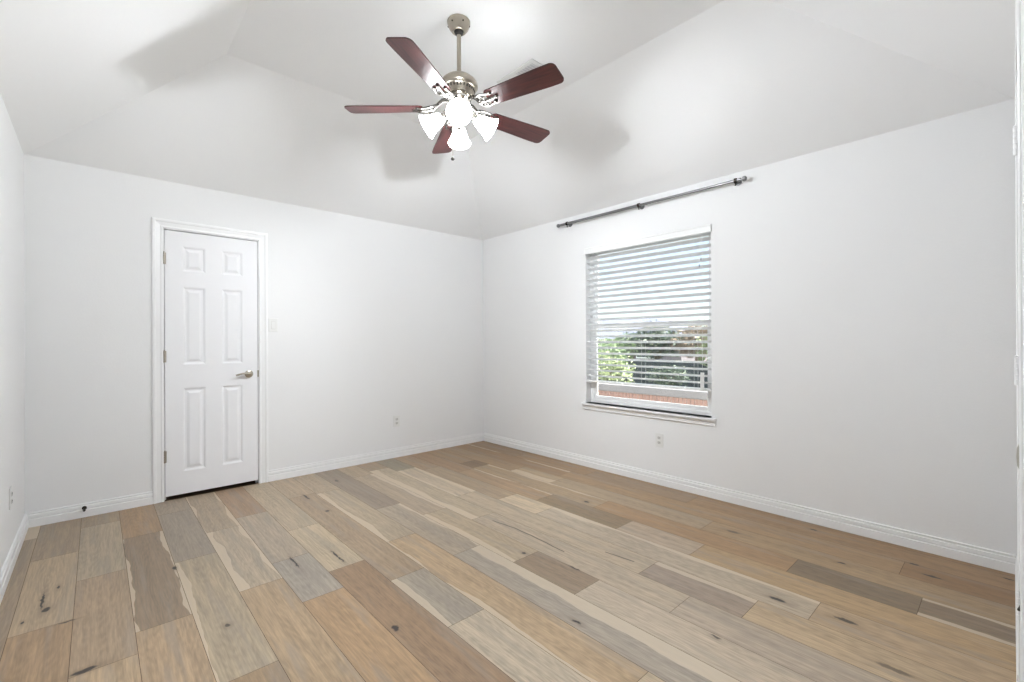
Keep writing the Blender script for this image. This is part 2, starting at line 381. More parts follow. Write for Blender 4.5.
# ------------------------------------------------------------------ baseboards
def bb_prof(t, h):
    return [(0, 0), (t, 0), (t, h*.50), (t*.96, h*.52), (t*.55, h*.54), (t*.55, h*.59), (t*.84, h*.63), (t*.80, h*.80), (t*.74, h*.83), (t*.35, h*.85), (t*.35, h*.89), (t*.60, h*.92), (t*.58, h*.98), (t*.45, h), (0, h)]
def baseboard(name, p0, p1, inward, t=.017, h=.095):
    bm = NB(); p0 = Vector(p0); p1 = Vector(p1)
    sweep(bm, [p0, p1], [inward], bb_prof(t, h), (0, 0, 1))
    return struct(name, bm, M['trim'])
CW = .068
baseboard('baseboard_back_left', (-W, 0, 0), (DX0-.008-CW+.003, 0, 0), (0, -1, 0))
baseboard('baseboard_back', (DX1+.008+CW-.003, 0, 0), (0, 0, 0), (0, -1, 0))
baseboard('baseboard_right', (0, 0, 0), (0, -L, 0), (-1, 0, 0))
baseboard('baseboard_left', (-W, 0, 0), (-W, -L, 0), (1, 0, 0))
baseboard('baseboard_front', (0, -L, 0), (NX1+.06, -L, 0), (0, 1, 0), t=.0095)
baseboard('baseboard_front_left', (NX0-.06, -L, 0), (-W, -L, 0), (0, 1, 0), t=.0095)

# ------------------------------------------------------------------ doors
def door(name, x0, x1, top, yf, sgn, hinge_side, closed_by, with_stop=True, th=1.0):
    """six panel door in the plane y = yf; sgn = +1 when the room lies toward -y."""
    root = bpy.data.objects.new(name, None); COL.objects.link(root); root['kind'] = 'structure'; root.location = (0, 0, 0)
    f = lambda d: yf - sgn*d            # d = distance into the room
    g = .004; a, b = x0+g, x1-g; z0, z1 = .031, top-.006
    # leaf with recessed and raised panels on its room face
    s = .112; mid = (a+b)/2; xs = [a, a+s, mid-.056, mid+.056, b-s, b]
    zs = [z0, .205, .852, 1.034, 1.640, 1.760, 1.955, z1]
    bm = NB()
    for i in range(5):
        for j in range(7):
            X0, X1, Z0, Z1 = xs[i], xs[i+1], zs[j], zs[j+1]
            if i in (1, 3) and j in (1, 3, 5):
                rings = []
                for ins, dep in ((0, 0), (.007, -.003), (.014, -.009), (.024, -.009), (.040, -.002), (.043, -.001)):
                    rings.append([bm.verts.new((X0+ins, f(dep), Z0+ins)), bm.verts.new((X1-ins, f(dep), Z0+ins)), bm.verts.new((X1-ins, f(dep), Z1-ins)), bm.verts.new((X0+ins, f(dep), Z1-ins))])
                for A_, B_ in zip(rings, rings[1:]):
                    for k in range(4): bm.faces.new([A_[k], A_[(k+1) % 4], B_[(k+1) % 4], B_[k]])
                bm.faces.new(rings[-1])
            else: quad(bm, [(X0, f(0), Z0), (X1, f(0), Z0), (X1, f(0), Z1), (X0, f(0), Z1)])
    bmesh.ops.remove_doubles(bm, verts=bm.verts[:], dist=1e-5)
    be = f(-.035)
    for q in ([(a, f(0), z0), (b, f(0), z0), (b, be, z0), (a, be, z0)], [(a, f(0), z1), (b, f(0), z1), (b, be, z1), (a, be, z1)],
              [(a, f(0), z0), (a, be, z0), (a, be, z1), (a, f(0), z1)], [(b, f(0), z0), (b, be, z0), (b, be, z1), (b, f(0), z1)], [(a, be, z0), (b, be, z0), (b, be, z1), (a, be, z1)]): quad(bm, q)
    leaf = obj('door_leaf', bm, M['door'], root)
    # jamb lining with stop
    bm = NB(); jt = .004
    for X0, X1 in ((x0-.012, x0), (x1, x1+.012)): box(bm, X0, X1, f(.001), f(-.12), 0, top)
    box(bm, x0-.012, x1+.012, f(.001), f(-.12), top, top+.012)
    box(bm, x0, x0+.012, f(-.038), f(-.06), 0, top); box(bm, x1-.012, x1, f(-.038), f(-.06), 0, top); box(bm, x0, x1, f(-.038), f(-.06), top-.012, top)
    obj('door_jamb', bm, M['trim'], root)
    # moulded casing, mitred
    bm = NB(); k = th
    prof = [(0, 0), (0, .010*k), (.006, .012*k), (.012, .012*k), (.016, .009*k), (.044, .013*k), (.047, .017*k), (.058, .018*k), (.066, .015*k), (CW, .008*k), (CW, 0)]
    r = .006
    sweep(bm, [(x0-r, yf, 0), (x0-r, yf, top+r), (x1+r, yf, top+r), (x1+r, yf, 0)], [(-1, 0, 0), (0, 0, 1), (1, 0, 0)], prof, (0, -sgn, 0))
    obj('door_casing', bm, M['trim'], root)
    hx = x0+.001 if hinge_side == 'L' else x1-.001
    for hz in (1.85, 1.10, .335):
        bm = NB(); hk = min(1, th)
        for kk in range(5): lathe(bm, [(0, 0), (.0055, 0), (.0055, .0165), (0, .0165)], 12, Matrix.Translation((hx, f(.005), hz-.045+kk*.018)))
        lathe(bm, [(0, 0), (.0035, 0), (.005, .004), (0, .008)], 12, Matrix.Translation((hx, f(.005), hz+.045)))
        box(bm, hx-.002, hx+.012, f(.001), f(-.002), hz-.044, hz+.044)
        h = obj('hinge', bm, M['nickel'] if th == 1 else M['trim'], root, smooth=True)
    return root, leaf, f
d1, leaf, f = door('door_1', DX0, DX1, DZ, 0, 1, 'L', None)
# lever handle
lx, lz = -2.537, .940
bm = NB(); lathe(bm, [(0, .001), (.031, .001), (.032, .004), (.029, .009), (.017, .013), (.012, .016), (.012, .040), (.0, .040)], 32, Matrix.Translation((lx, 0, lz)) @ rotm((0, -1, 0)))
lv_ = obj('door_handle', bm, M['nickel'], leaf, smooth=True)
bm = NB(); pts = [(lx+.006, -.040, lz), (lx-.012, -.046, lz+.003), (lx-.035, -.048, lz+.008), (lx-.060, -.048, lz+.006), (lx-.085, -.046, lz-.001), (lx-.104, -.044, lz-.006)]
tube(bm, pts, [.013, .012, .0085, .0075, .0075, .0065], 14); lathe(bm, [(0, -.0), (.013, .0), (.013, .012), (.008, .018), (0, .019)], 20, Matrix.Translation((lx, -.034, lz)) @ rotm((0, -1, 0)))
o = obj('lever', bm, M['nickel'], leaf, smooth=True)
bm = NB(); box(bm, DX1-.007, DX1+.004, -.0035, .004, lz-.028, lz+.028, .0008)
obj('strike_plate', bm, M['nickel'], d1)
# near closet door, seen at a grazing angle by the right edge of the photograph
d2, leaf2, f2 = door('door_2', NX0, NX1, DZ, -L, -1, 'R', None, th=.3)
bm = NB(); tube(bm, [(NX1-.004, -L-.004, .340), (NX1-.040, -L+.003, .338)], .0045, 12); obj('hinge_pin_stop', bm, M['slot'], d2, smooth=True)
bm = NB(); lathe(bm, [(0, .0), (.03, .0), (.03, .004), (.02, .008), (0, .009)], 24, Matrix.Translation((NX0+.07, -L, .94)) @ rotm((0, 1, 0)))
obj('door_handle', bm, M['nickel'], leaf2, smooth=True)

# ------------------------------------------------------------------ window
wroot = bpy.data.objects.new('window_1', None); COL.objects.link(wroot); wroot['kind'] = 'structure'
bm = NB()   # vinyl main frame set in the outer part of the wall
fx0, fx1 = .070, .135
box(bm, fx0, fx1, WY0, WY0+.035, WZ0, WZ1, .002); box(bm, fx0, fx1, WY1-.035, WY1, WZ0, WZ1, .002)
box(bm, fx0, fx1, WY0+.035, WY1-.035, WZ1-.035, WZ1, .002); box(bm, fx0, fx1, WY0+.035, WY1-.035, WZ0, WZ0+.03, .002)
obj('window_frame', bm, M['vinyl'], wroot)
def sash(name, x0, x1, z0, z1, rail_t, rail_b):
    bm = NB(); y0, y1 = WY0+.033, WY1-.033; s = .032
    box(bm, x0, x1, y0, y0+s, z0, z1, .002); box(bm, x0, x1, y1-s, y1, z0, z1, .002)
    box(bm, x0, x1, y0+s, y1-s, z1-rail_t, z1, .002); box(bm, x0, x1, y0+s, y1-s, z0, z0+rail_b, .002)
    o = obj(name, bm, M['vinyl'], wroot)
    bm = NB(); xm = (x0+x1)/2; box(bm, xm-.002, xm+.002, y0+s-.002, y1-s+.002, z0+rail_b-.002, z1-rail_t+.002); obj('pane', bm, M['glass'], o)
    return o
sash('upper_sash', .105, .128, 1.325, WZ1-.033, .028, .034)
ls = sash('lower_sash', .076, .101, WZ0+.028, 1.362, .036, .040)
bm = NB(); box(bm, .060, .085, -2.215, -2.155, 1.362, 1.374, .003); obj('sash_lock', bm, M['vinyl'], ls)
# sill (stool) and apron under it
bm = NB(); box(bm, -.030, .075, WY0-.001, WY1+.001, WZ0-.018, WZ0); box(bm, -.036, 0, WY0-.038, WY1+.038, WZ0-.018, WZ0, .004)
obj('window_sill', bm, M['trim'], wroot)
bm = NB(); sweep(bm, [(0, WY1+.030, WZ0-.018), (0, WY0-.030, WZ0-.018)], [(0, 0, -1)], [(0, 0), (0, .019), (.008, .019), (.012, .015), (.034, .012), (.040, .014), (.046, .009), (.046, 0)], (-1, 0, 0))
obj('window_apron', bm, M['trim'], wroot)

# ------------------------------------------------------------------ venetian blind
bl = thing('window_blind', (.022, (WY0+WY1)/2, WZ0), 'white horizontal slat blind lowered most of the way down the window', 'blind')
oy = (WY0+WY1)/2; hw = (WY1-WY0)/2-.006
def bobj(name, bm, m, **k):
    return obj(name, bm, m, bl, **k)
Y0, Y1 = -hw, hw
bm = NB(); box(bm, -.024, .030, Y0, Y1, 1.442, 1.484, .002); bobj('headrail', bm, M['slat'])
bm = NB()
prof = [(0, 0), (0, .006), (.008, .009), (.014, .007), (.048, .007), (.053, .010), (.060, .007), (.060, 0)]
sweep(bm, [(-.036, Y0-.012, 1.424), (-.036, Y1+.012, 1.424)], [(0, 0, 1)], prof, (-1, 0, 0))
box(bm, -.044, -.032, Y0-.012, Y0-.006, 1.424, 1.484); box(bm, -.044, -.032, Y1+.006, Y1+.012, 1.424, 1.484)
bobj('valance', bm, M['slat'])
NS = 22; zt, zb = 1.385, .262; TIL = R(-17)
for i in range(NS):
    z = zt+(zb-zt)*i/(NS-1); bm = NB(); top_ = []; bot = []
    for k in range(7):
        q = -1+k/3; x = q*.0315; c = .0036*(1-q*q)
        X, Z = x*cos(TIL)-c*sin(TIL), x*sin(TIL)+c*cos(TIL)
        top_.append((X, Z+.0014)); bot.append((X, Z-.0014))
    pf = top_+bot[::-1]; n = len(pf)
    a = [bm.verts.new((X, Y0, z+Z)) for X, Z in pf]; b = [bm.verts.new((X, Y1, z+Z)) for X, Z in pf]
    for k in range(n): bm.faces.new([a[k], a[(k+1) % n], b[(k+1) % n], b[k]])
    for k in range(6):
        bm.faces.new([a[k], a[k+1], a[n-2-k], a[n-1-k]]); bm.faces.new([b[k], b[k+1], b[n-2-k], b[n-1-k]])
    bobj('slat', bm, M['slat2'])
bm = NB(); box(bm, -.030, .030, Y0, Y1, .200, .218, .003); bobj('bottom_rail', bm, M['slat'])
for yy in (-hw+.13, 0, hw-.13):
    for xx in (-.0325, .0325):
        bm = NB(); tube(bm, [(xx, yy, .21), (xx, yy, 1.45)], .0009, 6); bobj('ladder_cord', bm, M['cord'])
bm = NB(); tube(bm, [(-.050, Y0+.075, 1.43), (-.051, Y0+.075, 1.19)], .0012, 6); tube(bm, [(-.050, Y0+.062, 1.43), (-.051, Y0+.062, 1.24)], .0012, 6); bobj('tilt_cord', bm, M['cord'])
for yy, zz in ((.075, 1.185), (.062, 1.235)):
    bm = NB(); lathe(bm, [(0, .022), (.003, .022), (.006, .006), (.0065, 0), (0, -.002)], 14, Matrix.Translation((-.051, Y0+yy, zz-.02))); bobj('tassel', bm, mat('tassel_grey', (170, 172, 178), .5), smooth=True)
bm = NB(); tube(bm, [(-.050, Y0+.055, 1.43), (-.051, Y0+.055, .36)], .0012, 6); bobj('lift_cord', bm, M['cord'])
bm = NB()
for k in range(5):
    y_ = Y0+.043+k*.006
    tube(bm, [(-.051, y_, .345), (-.054-.003*(k % 2), y_+.001, .28), (-.052, y_, .205)], [.0035, .0045, .0035], 8)
box(bm, -.060, -.047, Y0+.038, Y0+.072, .268, .282, .003)
bobj('cord_bundle', bm, M['cord'], smooth=True)
bl.location = (.030, oy, WZ0)

# ------------------------------------------------------------------ curtain rod
cr_ = thing('curtain_rod', (0, -2.166, 2.365), 'long brushed steel curtain rod with three brackets above the window', 'curtain rod')
bm = NB(); tube(bm, [(-.052, .86, 0), (-.052, -.03, 0)], .0130, 20); obj('outer_tube', bm, M['rod'], cr_, smooth=True)
bm = NB(); tube(bm, [(-.052, -.03, 0), (-.052, -.86, 0)], .0108, 20); obj('inner_tube', bm, M['rod'], cr_, smooth=True)
for s in (1, -1):
    bm = NB(); lathe(bm, [(0, 0), (.0125, 0), (.0125, .008), (.007, .012), (.007, .020), (.016, .024), (.019, .034), (.016, .044), (.008, .050), (0, .052)], 24, Matrix.Translation((-.052, s*.857, 0)) @ rotm((0, s, 0)))
    obj('finial', bm, M['rod'], cr_, smooth=True)
for yy in (.775, -.03, -.83):
    bm = NB(); lathe(bm, [(0, 0), (.024, 0), (.024, .004), (.014, .007), (.006, .009), (.006, .042), (0, .042)], 24, Matrix.Translation((0, yy, 0)) @ rotm((-1, 0, 0)))
    bk = obj('bracket', bm, M['rod'], cr_, smooth=True)
    bm = NB(); lathe(bm, [(.0132, -.008), (.0185, -.008), (.0185, .008), (.0132, .008), (.0132, -.008)], 24, Matrix.Translation((-.052, yy, 0)) @ rotm((0, 1, 0)))
    lathe(bm, [(0, 0), (.004, 0), (.004, .012), (.007, .014), (.007, .019), (0, .019)], 14, Matrix.Translation((-.052, yy, -.016)) @ rotm((0, 0, -1)))
    obj('cradle', bm, M['dark_metal'], bk, smooth=True)

# ------------------------------------------------------------------ plates
def outlet(loc, rz, label, parent=None):
    t = thing('wall_outlet', loc, label, 'outlet', rot=(0, 0, rz))     # local -y faces the room
    bm = NB(); box(bm, -.035, .035, -.006, 0, -.0575, .0575, .0022); obj('cover_plate', bm, M['plate'], t)
    for dz in (.020, -.020):
        bm = NB(); lathe(bm, [(0, .0), (.0165, .0), (.0165, .0025), (.0155, .0032), (0, .0032)], 28, Matrix.Translation((0, -.0055, dz)) @ rotm((0, -1, 0)))
        for v in bm.verts:
            v.co.z = max(min(v.co.z, dz+.0125), dz-.0125)
        rc = obj('receptacle', bm, mat('receptacle_plastic', (222, 221, 218), .35) if 'rec' not in M else M['rec'], t); M['rec'] = rc.data.materials[0]
        bm = NB(); box(bm, -.0075, -.0052, -.0095, -.0086, dz-.001, dz+.0075); box(bm, .0052, .0075, -.0095, -.0086, dz-.001, dz+.0065)
        lathe(bm, [(0, 0), (.0028, 0), (.0028, .0008), (0, .0008)], 12, Matrix.Translation((0, -.0087, dz-.0065)) @ rotm((0, -1, 0)))
        obj('slots', bm, M['slot'], rc)
    bm = NB(); lathe(bm, [(0, 0), (.003, 0), (.0026, .0012), (0, .0014)], 12, Matrix.Translation((0, -.006, 0)) @ rotm((0, -1, 0))); obj('screw', bm, M['plate'], t)
outlet((-1.168, 0, .376), 0, 'white double outlet on the back wall, between the door and the far corner')
outlet((0, -2.35, .372), R(-90), 'white double outlet on the right wall below the window')
outlet((-W, -.70, .372), R(90), 'white double outlet on the left wall, at the left edge')
sw = thing('light_switch', (-2.348, 0, 1.355), 'white rocker light switch on the wall right of the door', 'light switch')
bm = NB(); box(bm, -.036, .036, -.006, 0, -.0585, .0585, .0022); obj('cover_plate', bm, M['plate'], sw)
bm = NB(); box(bm, -.0175, .0175, -.0070, -.0055, -.034, .034, .0004); fr_ = obj('rocker_frame', bm, M['rec'], sw)
bm = NB()
q = [(-.0155, -.0105, -.031), (.0155, -.0105, -.031), (.0155, -.0072, .031), (-.0155, -.0072, .031)]; a = [bm.verts.new(v) for v in q]; b = [bm.verts.new((v[0], -.006, v[2])) for v in q]
bm.faces.new(a); bm.faces.new(b)
for k in range(4): bm.faces.new([a[k], a[(k+1) % 4], b[(k+1) % 4], b[k]])
obj('rocker', bm, M['plate'], sw)
for dz in (.048, -.048):
    bm = NB(); lathe(bm, [(0, 0), (.003, 0), (.0026, .0012), (0, .0014)], 12, Matrix.Translation((0, -.006, dz)) @ rotm((0, -1, 0))); obj('screw', bm, M['plate'], sw)

# spring door stop on the baseboard
ds_ = thing('door_stop', (-3.553, -.0125, .064), 'small dark spring door stop on the baseboard left of the door', 'door stop')
bm = NB(); lathe(bm, [(0, 0), (.013, 0), (.013, .003), (.007, .007), (0, .008)], 20, rotm((0, -1, 0))); obj('stop_base', bm, M['dark_metal'], ds_, smooth=True)
bm = NB(); pts = [(.0058*cos(k*.9), -.006-.00045*k, .0048*sin(k*.9)) for k in range(130)]; tube(bm, pts, .0014, 6); obj('spring', bm, M['dark_metal'], ds_, smooth=True)
bm = NB(); lathe(bm, [(0, 0), (.0068, 0), (.0072, .006), (.006, .013), (0, .014)], 20, Matrix.Translation((0, -.063, 0)) @ rotm((0, -1, 0))); obj('rubber_tip', bm, M['slot'], ds_, smooth=True)

# ------------------------------------------------------------------ ceiling register
vx, vy, vl, vw = -1.386, -2.245, .36, .21     # corner, length along y, width along x
vt = thing('ceiling_vent', (vx+vw/2, vy+vl/2, HC), 'white louvred air register on the flat ceiling behind the fan', 'vent')
bm = NB(); hx_, hy_ = vw/2, vl/2; fr = .030
for (a, b, c, d) in ((-hx_, hx_, -hy_, -hy_+fr), (-hx_, hx_, hy_-fr, hy_), (-hx_, -hx_+fr, -hy_+fr, hy_-fr), (hx_-fr, hx_, -hy_+fr, hy_-fr)): box(bm, a, b, c, d, -.009, 0, .002)
obj('vent_frame', bm, M['grille'], vt)
bm = NB(); box(bm, -hx_+fr, hx_-fr, -hy_+fr, hy_-fr, -.002, -.0005); obj('vent_duct', bm, M['duct'], vt)
for k in range(13):
    yy = -hy_+fr+.012+k*(vl-2*fr-.024)/12; bm = NB(); s_ = 1 if k < 6.5 else -1
    a = [bm.verts.new((x, yy+dy, z)) for x in (-hx_+fr, hx_-fr) for dy, z in ((-.008*s_, -.0095), (.006*s_, -.002), (.0072*s_, -.002), (-.0068*s_, -.0095))]
    for i in range(4): bm.faces.new([a[i], a[(i+1) % 4], a[4+(i+1) % 4], a[4+i]])
    bm.faces.new(a[:4]); bm.faces.new(a[4:]); obj('louvre', bm, M['grille'], vt)

# ------------------------------------------------------------------ ceiling fan
FX, FY = -1.940, -2.204
fan = thing('ceiling_fan', (FX, FY, HC), 'brushed nickel ceiling fan with five cherry wood blades and four lit bell shades', 'ceiling fan')
F = lambda z: z-HC-(.012 if 2.49 < z < 2.76 else 0)     # absolute height to fan space
bm = NB(); lathe(bm, [(0, 0), (.063, 0), (.066, -.004), (.066, -.012), (.063, -.026), (.056, -.042), (.045, -.056), (.037, -.063), (.034, -.064), (.026, -.058), (0, -.056)], 40); cn = obj('canopy', bm, M['nickel'], fan, smooth=True)
bm = NB(); lathe(bm, [(0, -.045), (.024, -.052), (.027, -.062), (.022, -.075), (.014, -.080), (0, -.080)], 28); obj('hanger_ball', bm, M['slot'], cn, smooth=True)
for k in range(6):
    an = 2*pi*k/6+.3; bm = NB(); lathe(bm, [(0, 0), (.0045, 0), (.004, .003), (0, .004)], 12, Matrix.Translation((0.061*cos(an), 0.061*sin(an), -.030)) @ rotm((cos(an), sin(an), -.35))); obj('canopy_screw', bm, M['dark_metal'], cn, smooth=True)
bm = NB(); lathe(bm, [(0, -.07), (.0125, -.07), (.0125, F(2.745)), (0, F(2.745))], 24); obj('downrod', bm, M['nickel'], fan, smooth=True)
bm = NB()
lathe(bm, [(0, F(2.752)), (.024, F(2.752)), (.026, F(2.747)), (.050, F(2.742)), (.080, F(2.730)), (.100, F(2.712)), (.108, F(2.696)), (.108, F(2.680)), (.100, F(2.672)), (.098, F(2.668))], 48)
lathe(bm, [(.098, F(2.668)), (.092, F(2.664)), (.086, F(2.650)), (.088, F(2.646)), (.080, F(2.630)), (0, F(2.628))], 48)
mh = obj('motor_housing', bm, M['nickel'], fan, smooth=True)
for k in range(30):
    an = 2*pi*k/30; bm = NB(); box(bm, -.0025, .0025, -.0035, .0035, -.008, .008, .001)
    bmesh.ops.transform(bm, matrix=Matrix.Translation((.0895*cos(an), .0895*sin(an), F(2.6575))) @ Matrix.Rotation(an, 4, 'Z'), verts=bm.verts[:]); obj('vent_slot', bm, M['slot'], mh)
bm = NB(); lathe(bm, [(0, F(2.630)), (.062, F(2.630)), (.066, F(2.622)), (.066, F(2.604)), (.056, F(2.596)), (.058, F(2.590)), (.058, F(2.545)), (.064, F(2.538)), (.064, F(2.526)), (.052, F(2.512)), (.030, F(2.500)), (.012, F(2.494)), (.010, F(2.486)), (0, F(2.484))], 40)
obj('switch_housing', bm, M['chrome'], fan, smooth=True)

ZB = 2.560
def blade_mesh():
    bm = NB(); n = 40; outl = []
    r0, r1 = .205, .648
    def half(r):
        t = (r-r0)/(r1-r0); h = .056+.014*min(1, t*1.25)
        e = r1-r
        if e < .03: h = h-.03+math.sqrt(max(0, .03**2-(.03-e)**2))
        s = r-r0
        if s < .02: h = h-.02+math.sqrt(max(0, .02**2-(.02-s)**2))
        return max(h, .002)
    rs = [r0+.02*(1-cos(pi/2*k/6)) for k in range(6)]+[r0+.02+(r1-.03-r0-.02)*k/14 for k in range(15)]+[r1-.03+.03*sin(pi/2*k/8) for k in range(1, 9)]
    up_ = [(r, half(r)) for r in rs]; outl = up_+[(r, -h) for r, h in up_[::-1]]
    a = [bm.verts.new((x, y, .003)) for x, y in outl]; b = [bm.verts.new((x, y, -.003)) for x, y in outl]
    bm.faces.new(a); bm.faces.new(b[::-1])
    for i in range(len(a)): j = (i+1) % len(a); bm.faces.new([a[i], b[i], b[j], a[j]])
    return bm
def iron_mesh():
    bm = NB()
    # arm from the motor, dropping and spreading into three scrolled fingers under the blade
    tube(bm, [(.060, 0, .046), (.095, 0, .044), (.125, 0, .020), (.150, 0, -.006), (.185, 0, -.010)], [.012, .011, .009, .009, .010], 12)
    for s in (1, -1):
        tube(bm, [(.118, 0, .022), (.130, s*.022, .012), (.152, s*.040, .0), (.182, s*.047, -.007), (.212, s*.040, -.008), (.240, s*.034, -.007)], [.006, .007, .007, .0065, .006, .007], 10)
        tube(bm, [(.185, s*.010, -.009), (.192, s*.026, -.010), (.182, s*.038, -.010), (.170, s*.030, -.008), (.172, s*.018, -.008)], .0045, 8)
        lathe(bm, [(0, -.014), (.006, -.013), (.010, -.010), (.011, -.004), (0, -.004)], 16, Matrix.Translation((.238, s*.033, 0)))
    tube(bm, [(.180, 0, -.010), (.215, 0, -.010), (.262, 0, -.007)], [.010, .008, .007], 10)
    lathe(bm, [(0, -.015), (.006, -.014), (.010, -.011), (.011, -.004), (0, -.004)], 16, Matrix.Translation((.262, 0, 0)))
    lathe(bm, [(0, -.017), (.012, -.015), (.017, -.008), (.014, 0), (0, 0)], 20, Matrix.Translation((.158, 0, -.002)))
    return bm
bproto = None
for k, an in enumerate((65.5, 137, 209, 284.5, 354)):
    mt = Matrix.Translation((0, 0, F(ZB))) @ Matrix.Rotation(R(an), 4, 'Z') @ Matrix.Rotation(R(-12), 4, 'X')
    if k == 0:
        b0 = obj('blade', blade_mesh(), M['cherry'], fan); i0 = obj('blade_iron', iron_mesh(), M['iron'], b0, smooth=True); b, i_ = b0, i0
    else:
        b = b0.copy(); COL.objects.link(b); b.parent = fan; i_ = i0.copy(); COL.objects.link(i_); i_.parent = b
    b.matrix_local = mt
# four light arms with bell shades
def bell():
    bm = NB(); out = [(.023, 0), (.028, .005), (.034, .016), (.039, .032), (.044, .050), (.050, .070), (.058, .090), (.066, .104), (.069, .109)]
    inn = [(r-.003, z+.001) for r, z in out[::-1]]
    lathe(bm, out+inn, 40); return bm
for k, an in enumerate((-126, -36, 54, 144)):
    a = R(an); d = Vector((cos(a), sin(a), 0)); ax = (d*cos(R(33))+Vector((0, 0, -sin(R(33))))).normalized()
    neck = d*.098+Vector((0, 0, F(2.490))); 
    bm = NB(); tube(bm, [d*.040+Vector((0, 0, F(2.545))), d*.072+Vector((0, 0, F(2.550))), d*.088+Vector((0, 0, F(2.533))), d*.080+Vector((0, 0, F(2.508))), neck-ax*.012], [.008, .0075, .007, .007, .008], 12)
    lathe(bm, [(0, -.020), (.012, -.020), (.020, -.014), (.026, -.004), (.028, .006), (.0275, .014), (.0265, .014), (.026, .006), (0, .0)], 28, Matrix.Translation(neck) @ rotm(ax))
    obj('light_arm', bm, M['chrome'], fan, smooth=True)
    mt = Matrix.Translation(neck) @ rotm(ax)
    if k == 0:
        s0 = obj('lamp_shade', bell(), M['shade'], fan, smooth=True)
        bm = NB(); lathe(bm, [(0, .002), (.012, .002), (.012, .013), (.016, .022), (.017, .032), (.014, .040), (.008, .045), (0, .046)], 24); q0 = obj('bulb', bm, M['bulb'], s0, smooth=True)
        s_, q_ = s0, q0
    else:
        s_ = s0.copy(); COL.objects.link(s_); s_.parent = fan; q_ = q0.copy(); COL.objects.link(q_); q_.parent = s_
    s_.matrix_local = mt
    ld_ = bpy.data.lights.new('bulb_light', 'POINT'); ld_.energy = LAMP_W; ld_.color = (.915, .965, 1.01); ld_.shadow_soft_size = .018
    lo_ = bpy.data.objects.new('bulb_light', ld_); COL.objects.link(lo_); lo_.parent = fan; lo_.location = neck+ax*.062
bm = NB(); cx, cy = -.045, .002
tube(bm, [(cx, cy, F(2.53)), (cx, cy, F(2.262))], .0008, 6)
for k in range(52): bmesh.ops.create_icosphere(bm, subdivisions=1, radius=.0019, matrix=Matrix.Translation((cx, cy, F(2.53)-.0050*k)))
pc = obj('pull_chain', bm, M['nickel'], fan, smooth=True)
bm = NB(); lathe(bm, [(0, .010), (.003, .009), (.008, .003), (.010, -.004), (.008, -.010), (0, -.012)], 20, Matrix.Translation((cx, cy, F(2.249)))); lathe(bm, [(.0095, .002), (.012, 0), (.0095, -.002)], 20, Matrix.Translation((cx, cy, F(2.245))))
obj('chain_pull', bm, M['dark_metal'], pc, smooth=True)

# ------------------------------------------------------------------ outdoors, seen through the window
GZ = -.25
M['ground'] = mat('dry_lawn', (150, 150, 128), .9, var=.25, vscale=3)
M['patio'] = mat('concrete_patio', (196, 190, 180), .85, var=.08, vscale=4)
bm = NB(); box(bm, .12, 45, -15, 40, GZ-.2, GZ); struct('ground_lawn', bm, M['ground'])
bm = NB(); box(bm, .12, 3.95, -4, 5, GZ, GZ+.03); struct('ground_patio', bm, M['patio'])
# low brick garden wall with a pale cap
M['brickr'] = mat('brick_pink', (152, 122, 112), .85, bump=.4, bscale=60, var=.15, vscale=12)
M['mortar'] = mat('mortar', (170, 164, 158), .9)
bk_ = thing('garden_wall', (4.0, 0, GZ), 'low pinkish brick garden wall with a pale stone cap outside the window', 'garden wall')
bm = NB(); box(bm, .012, .20, -3.5, 4.5, 0, .47); obj('mortar_core', bm, M['mortar'], bk_)
bm = NB()
for k in range(112):
    box(bm, 0, .05, -3.48+k*.071, -3.48+k*.071+.060, .27, .462, .004); box(bm, 0, .05, -3.48+k*.071, -3.48+k*.071+.060, .06, .252, .004)
obj('brick_course', bm, M['brickr'], bk_)
bm = NB(); box(bm, -.02, .23, -3.52, 4.52, .47, .60, .01); obj('wall_cap', bm, mat('cap_stone', (128, 126, 128), .85, var=.08, vscale=6), bk_)
# fence, with its shade mixed into the bluish grey base colour
def fence_mat():
    return mat('shaded_fence', (58, 66, 72), .85, var=.3, vscale=6)
M['fence'] = fence_mat()
fn = thing('wooden_fence', (8.6, 3.0, GZ), 'dark board fence, shade painted into its colour, behind the garden shrubs', 'fence')
bm = NB()
for k in range(90): 
    hh = .90+.01*random.random(); box(bm, -.01, .01, -7+k*.15, -7+k*.15+.142, .03, hh)
obj('fence_boards', bm, M['fence'], fn)
for k in range(7):
    bm = NB(); box(bm, .02, .11, -7+k*2.2, -7+k*2.2+.09, 0, .93, .005); obj('fence_post', bm, M['fence'], fn)
for zz in (.25, .7): bm = NB(); box(bm, .012, .05, -7, 6.5, zz, zz+.09); obj('fence_rail', bm, M['fence'], fn)
# neighbouring house
M['siding'] = mat('house_siding', (150, 156, 172), .8); M['roof'] = mat('roof_shingle', (120, 124, 140), .9, var=.2, vscale=10)
M['hbrick'] = mat('house_brick', (122, 116, 122), .9, var=.15, vscale=20); M['hwin'] = mat('house_window_glass', (70, 80, 95), .15)
hs = thing('neighbour_house', (22, 13, GZ), 'grey roofed neighbouring house far beyond the fence', 'house')
bm = NB(); box(bm, -3.5, 3.5, -6, 7, 0, 1.6); obj('wall', bm, M['hbrick'], hs)
bm = NB(); e = .4
rv = [(-3.5-e, -6-e, 1.58), (3.5+e, -6-e, 1.58), (3.5+e, 7+e, 1.58), (-3.5-e, 7+e, 1.58), (0, -2.4, 3.0), (0, 3.4, 3.0)]
v = [bm.verts.new(q) for q in rv]
for q in ((0, 1, 4), (1, 2, 5, 4), (2, 3, 5), (3, 0, 4, 5), (0, 1, 2, 3)): bm.faces.new([v[i] for i in q])
obj('roof', bm, M['roof'], hs)
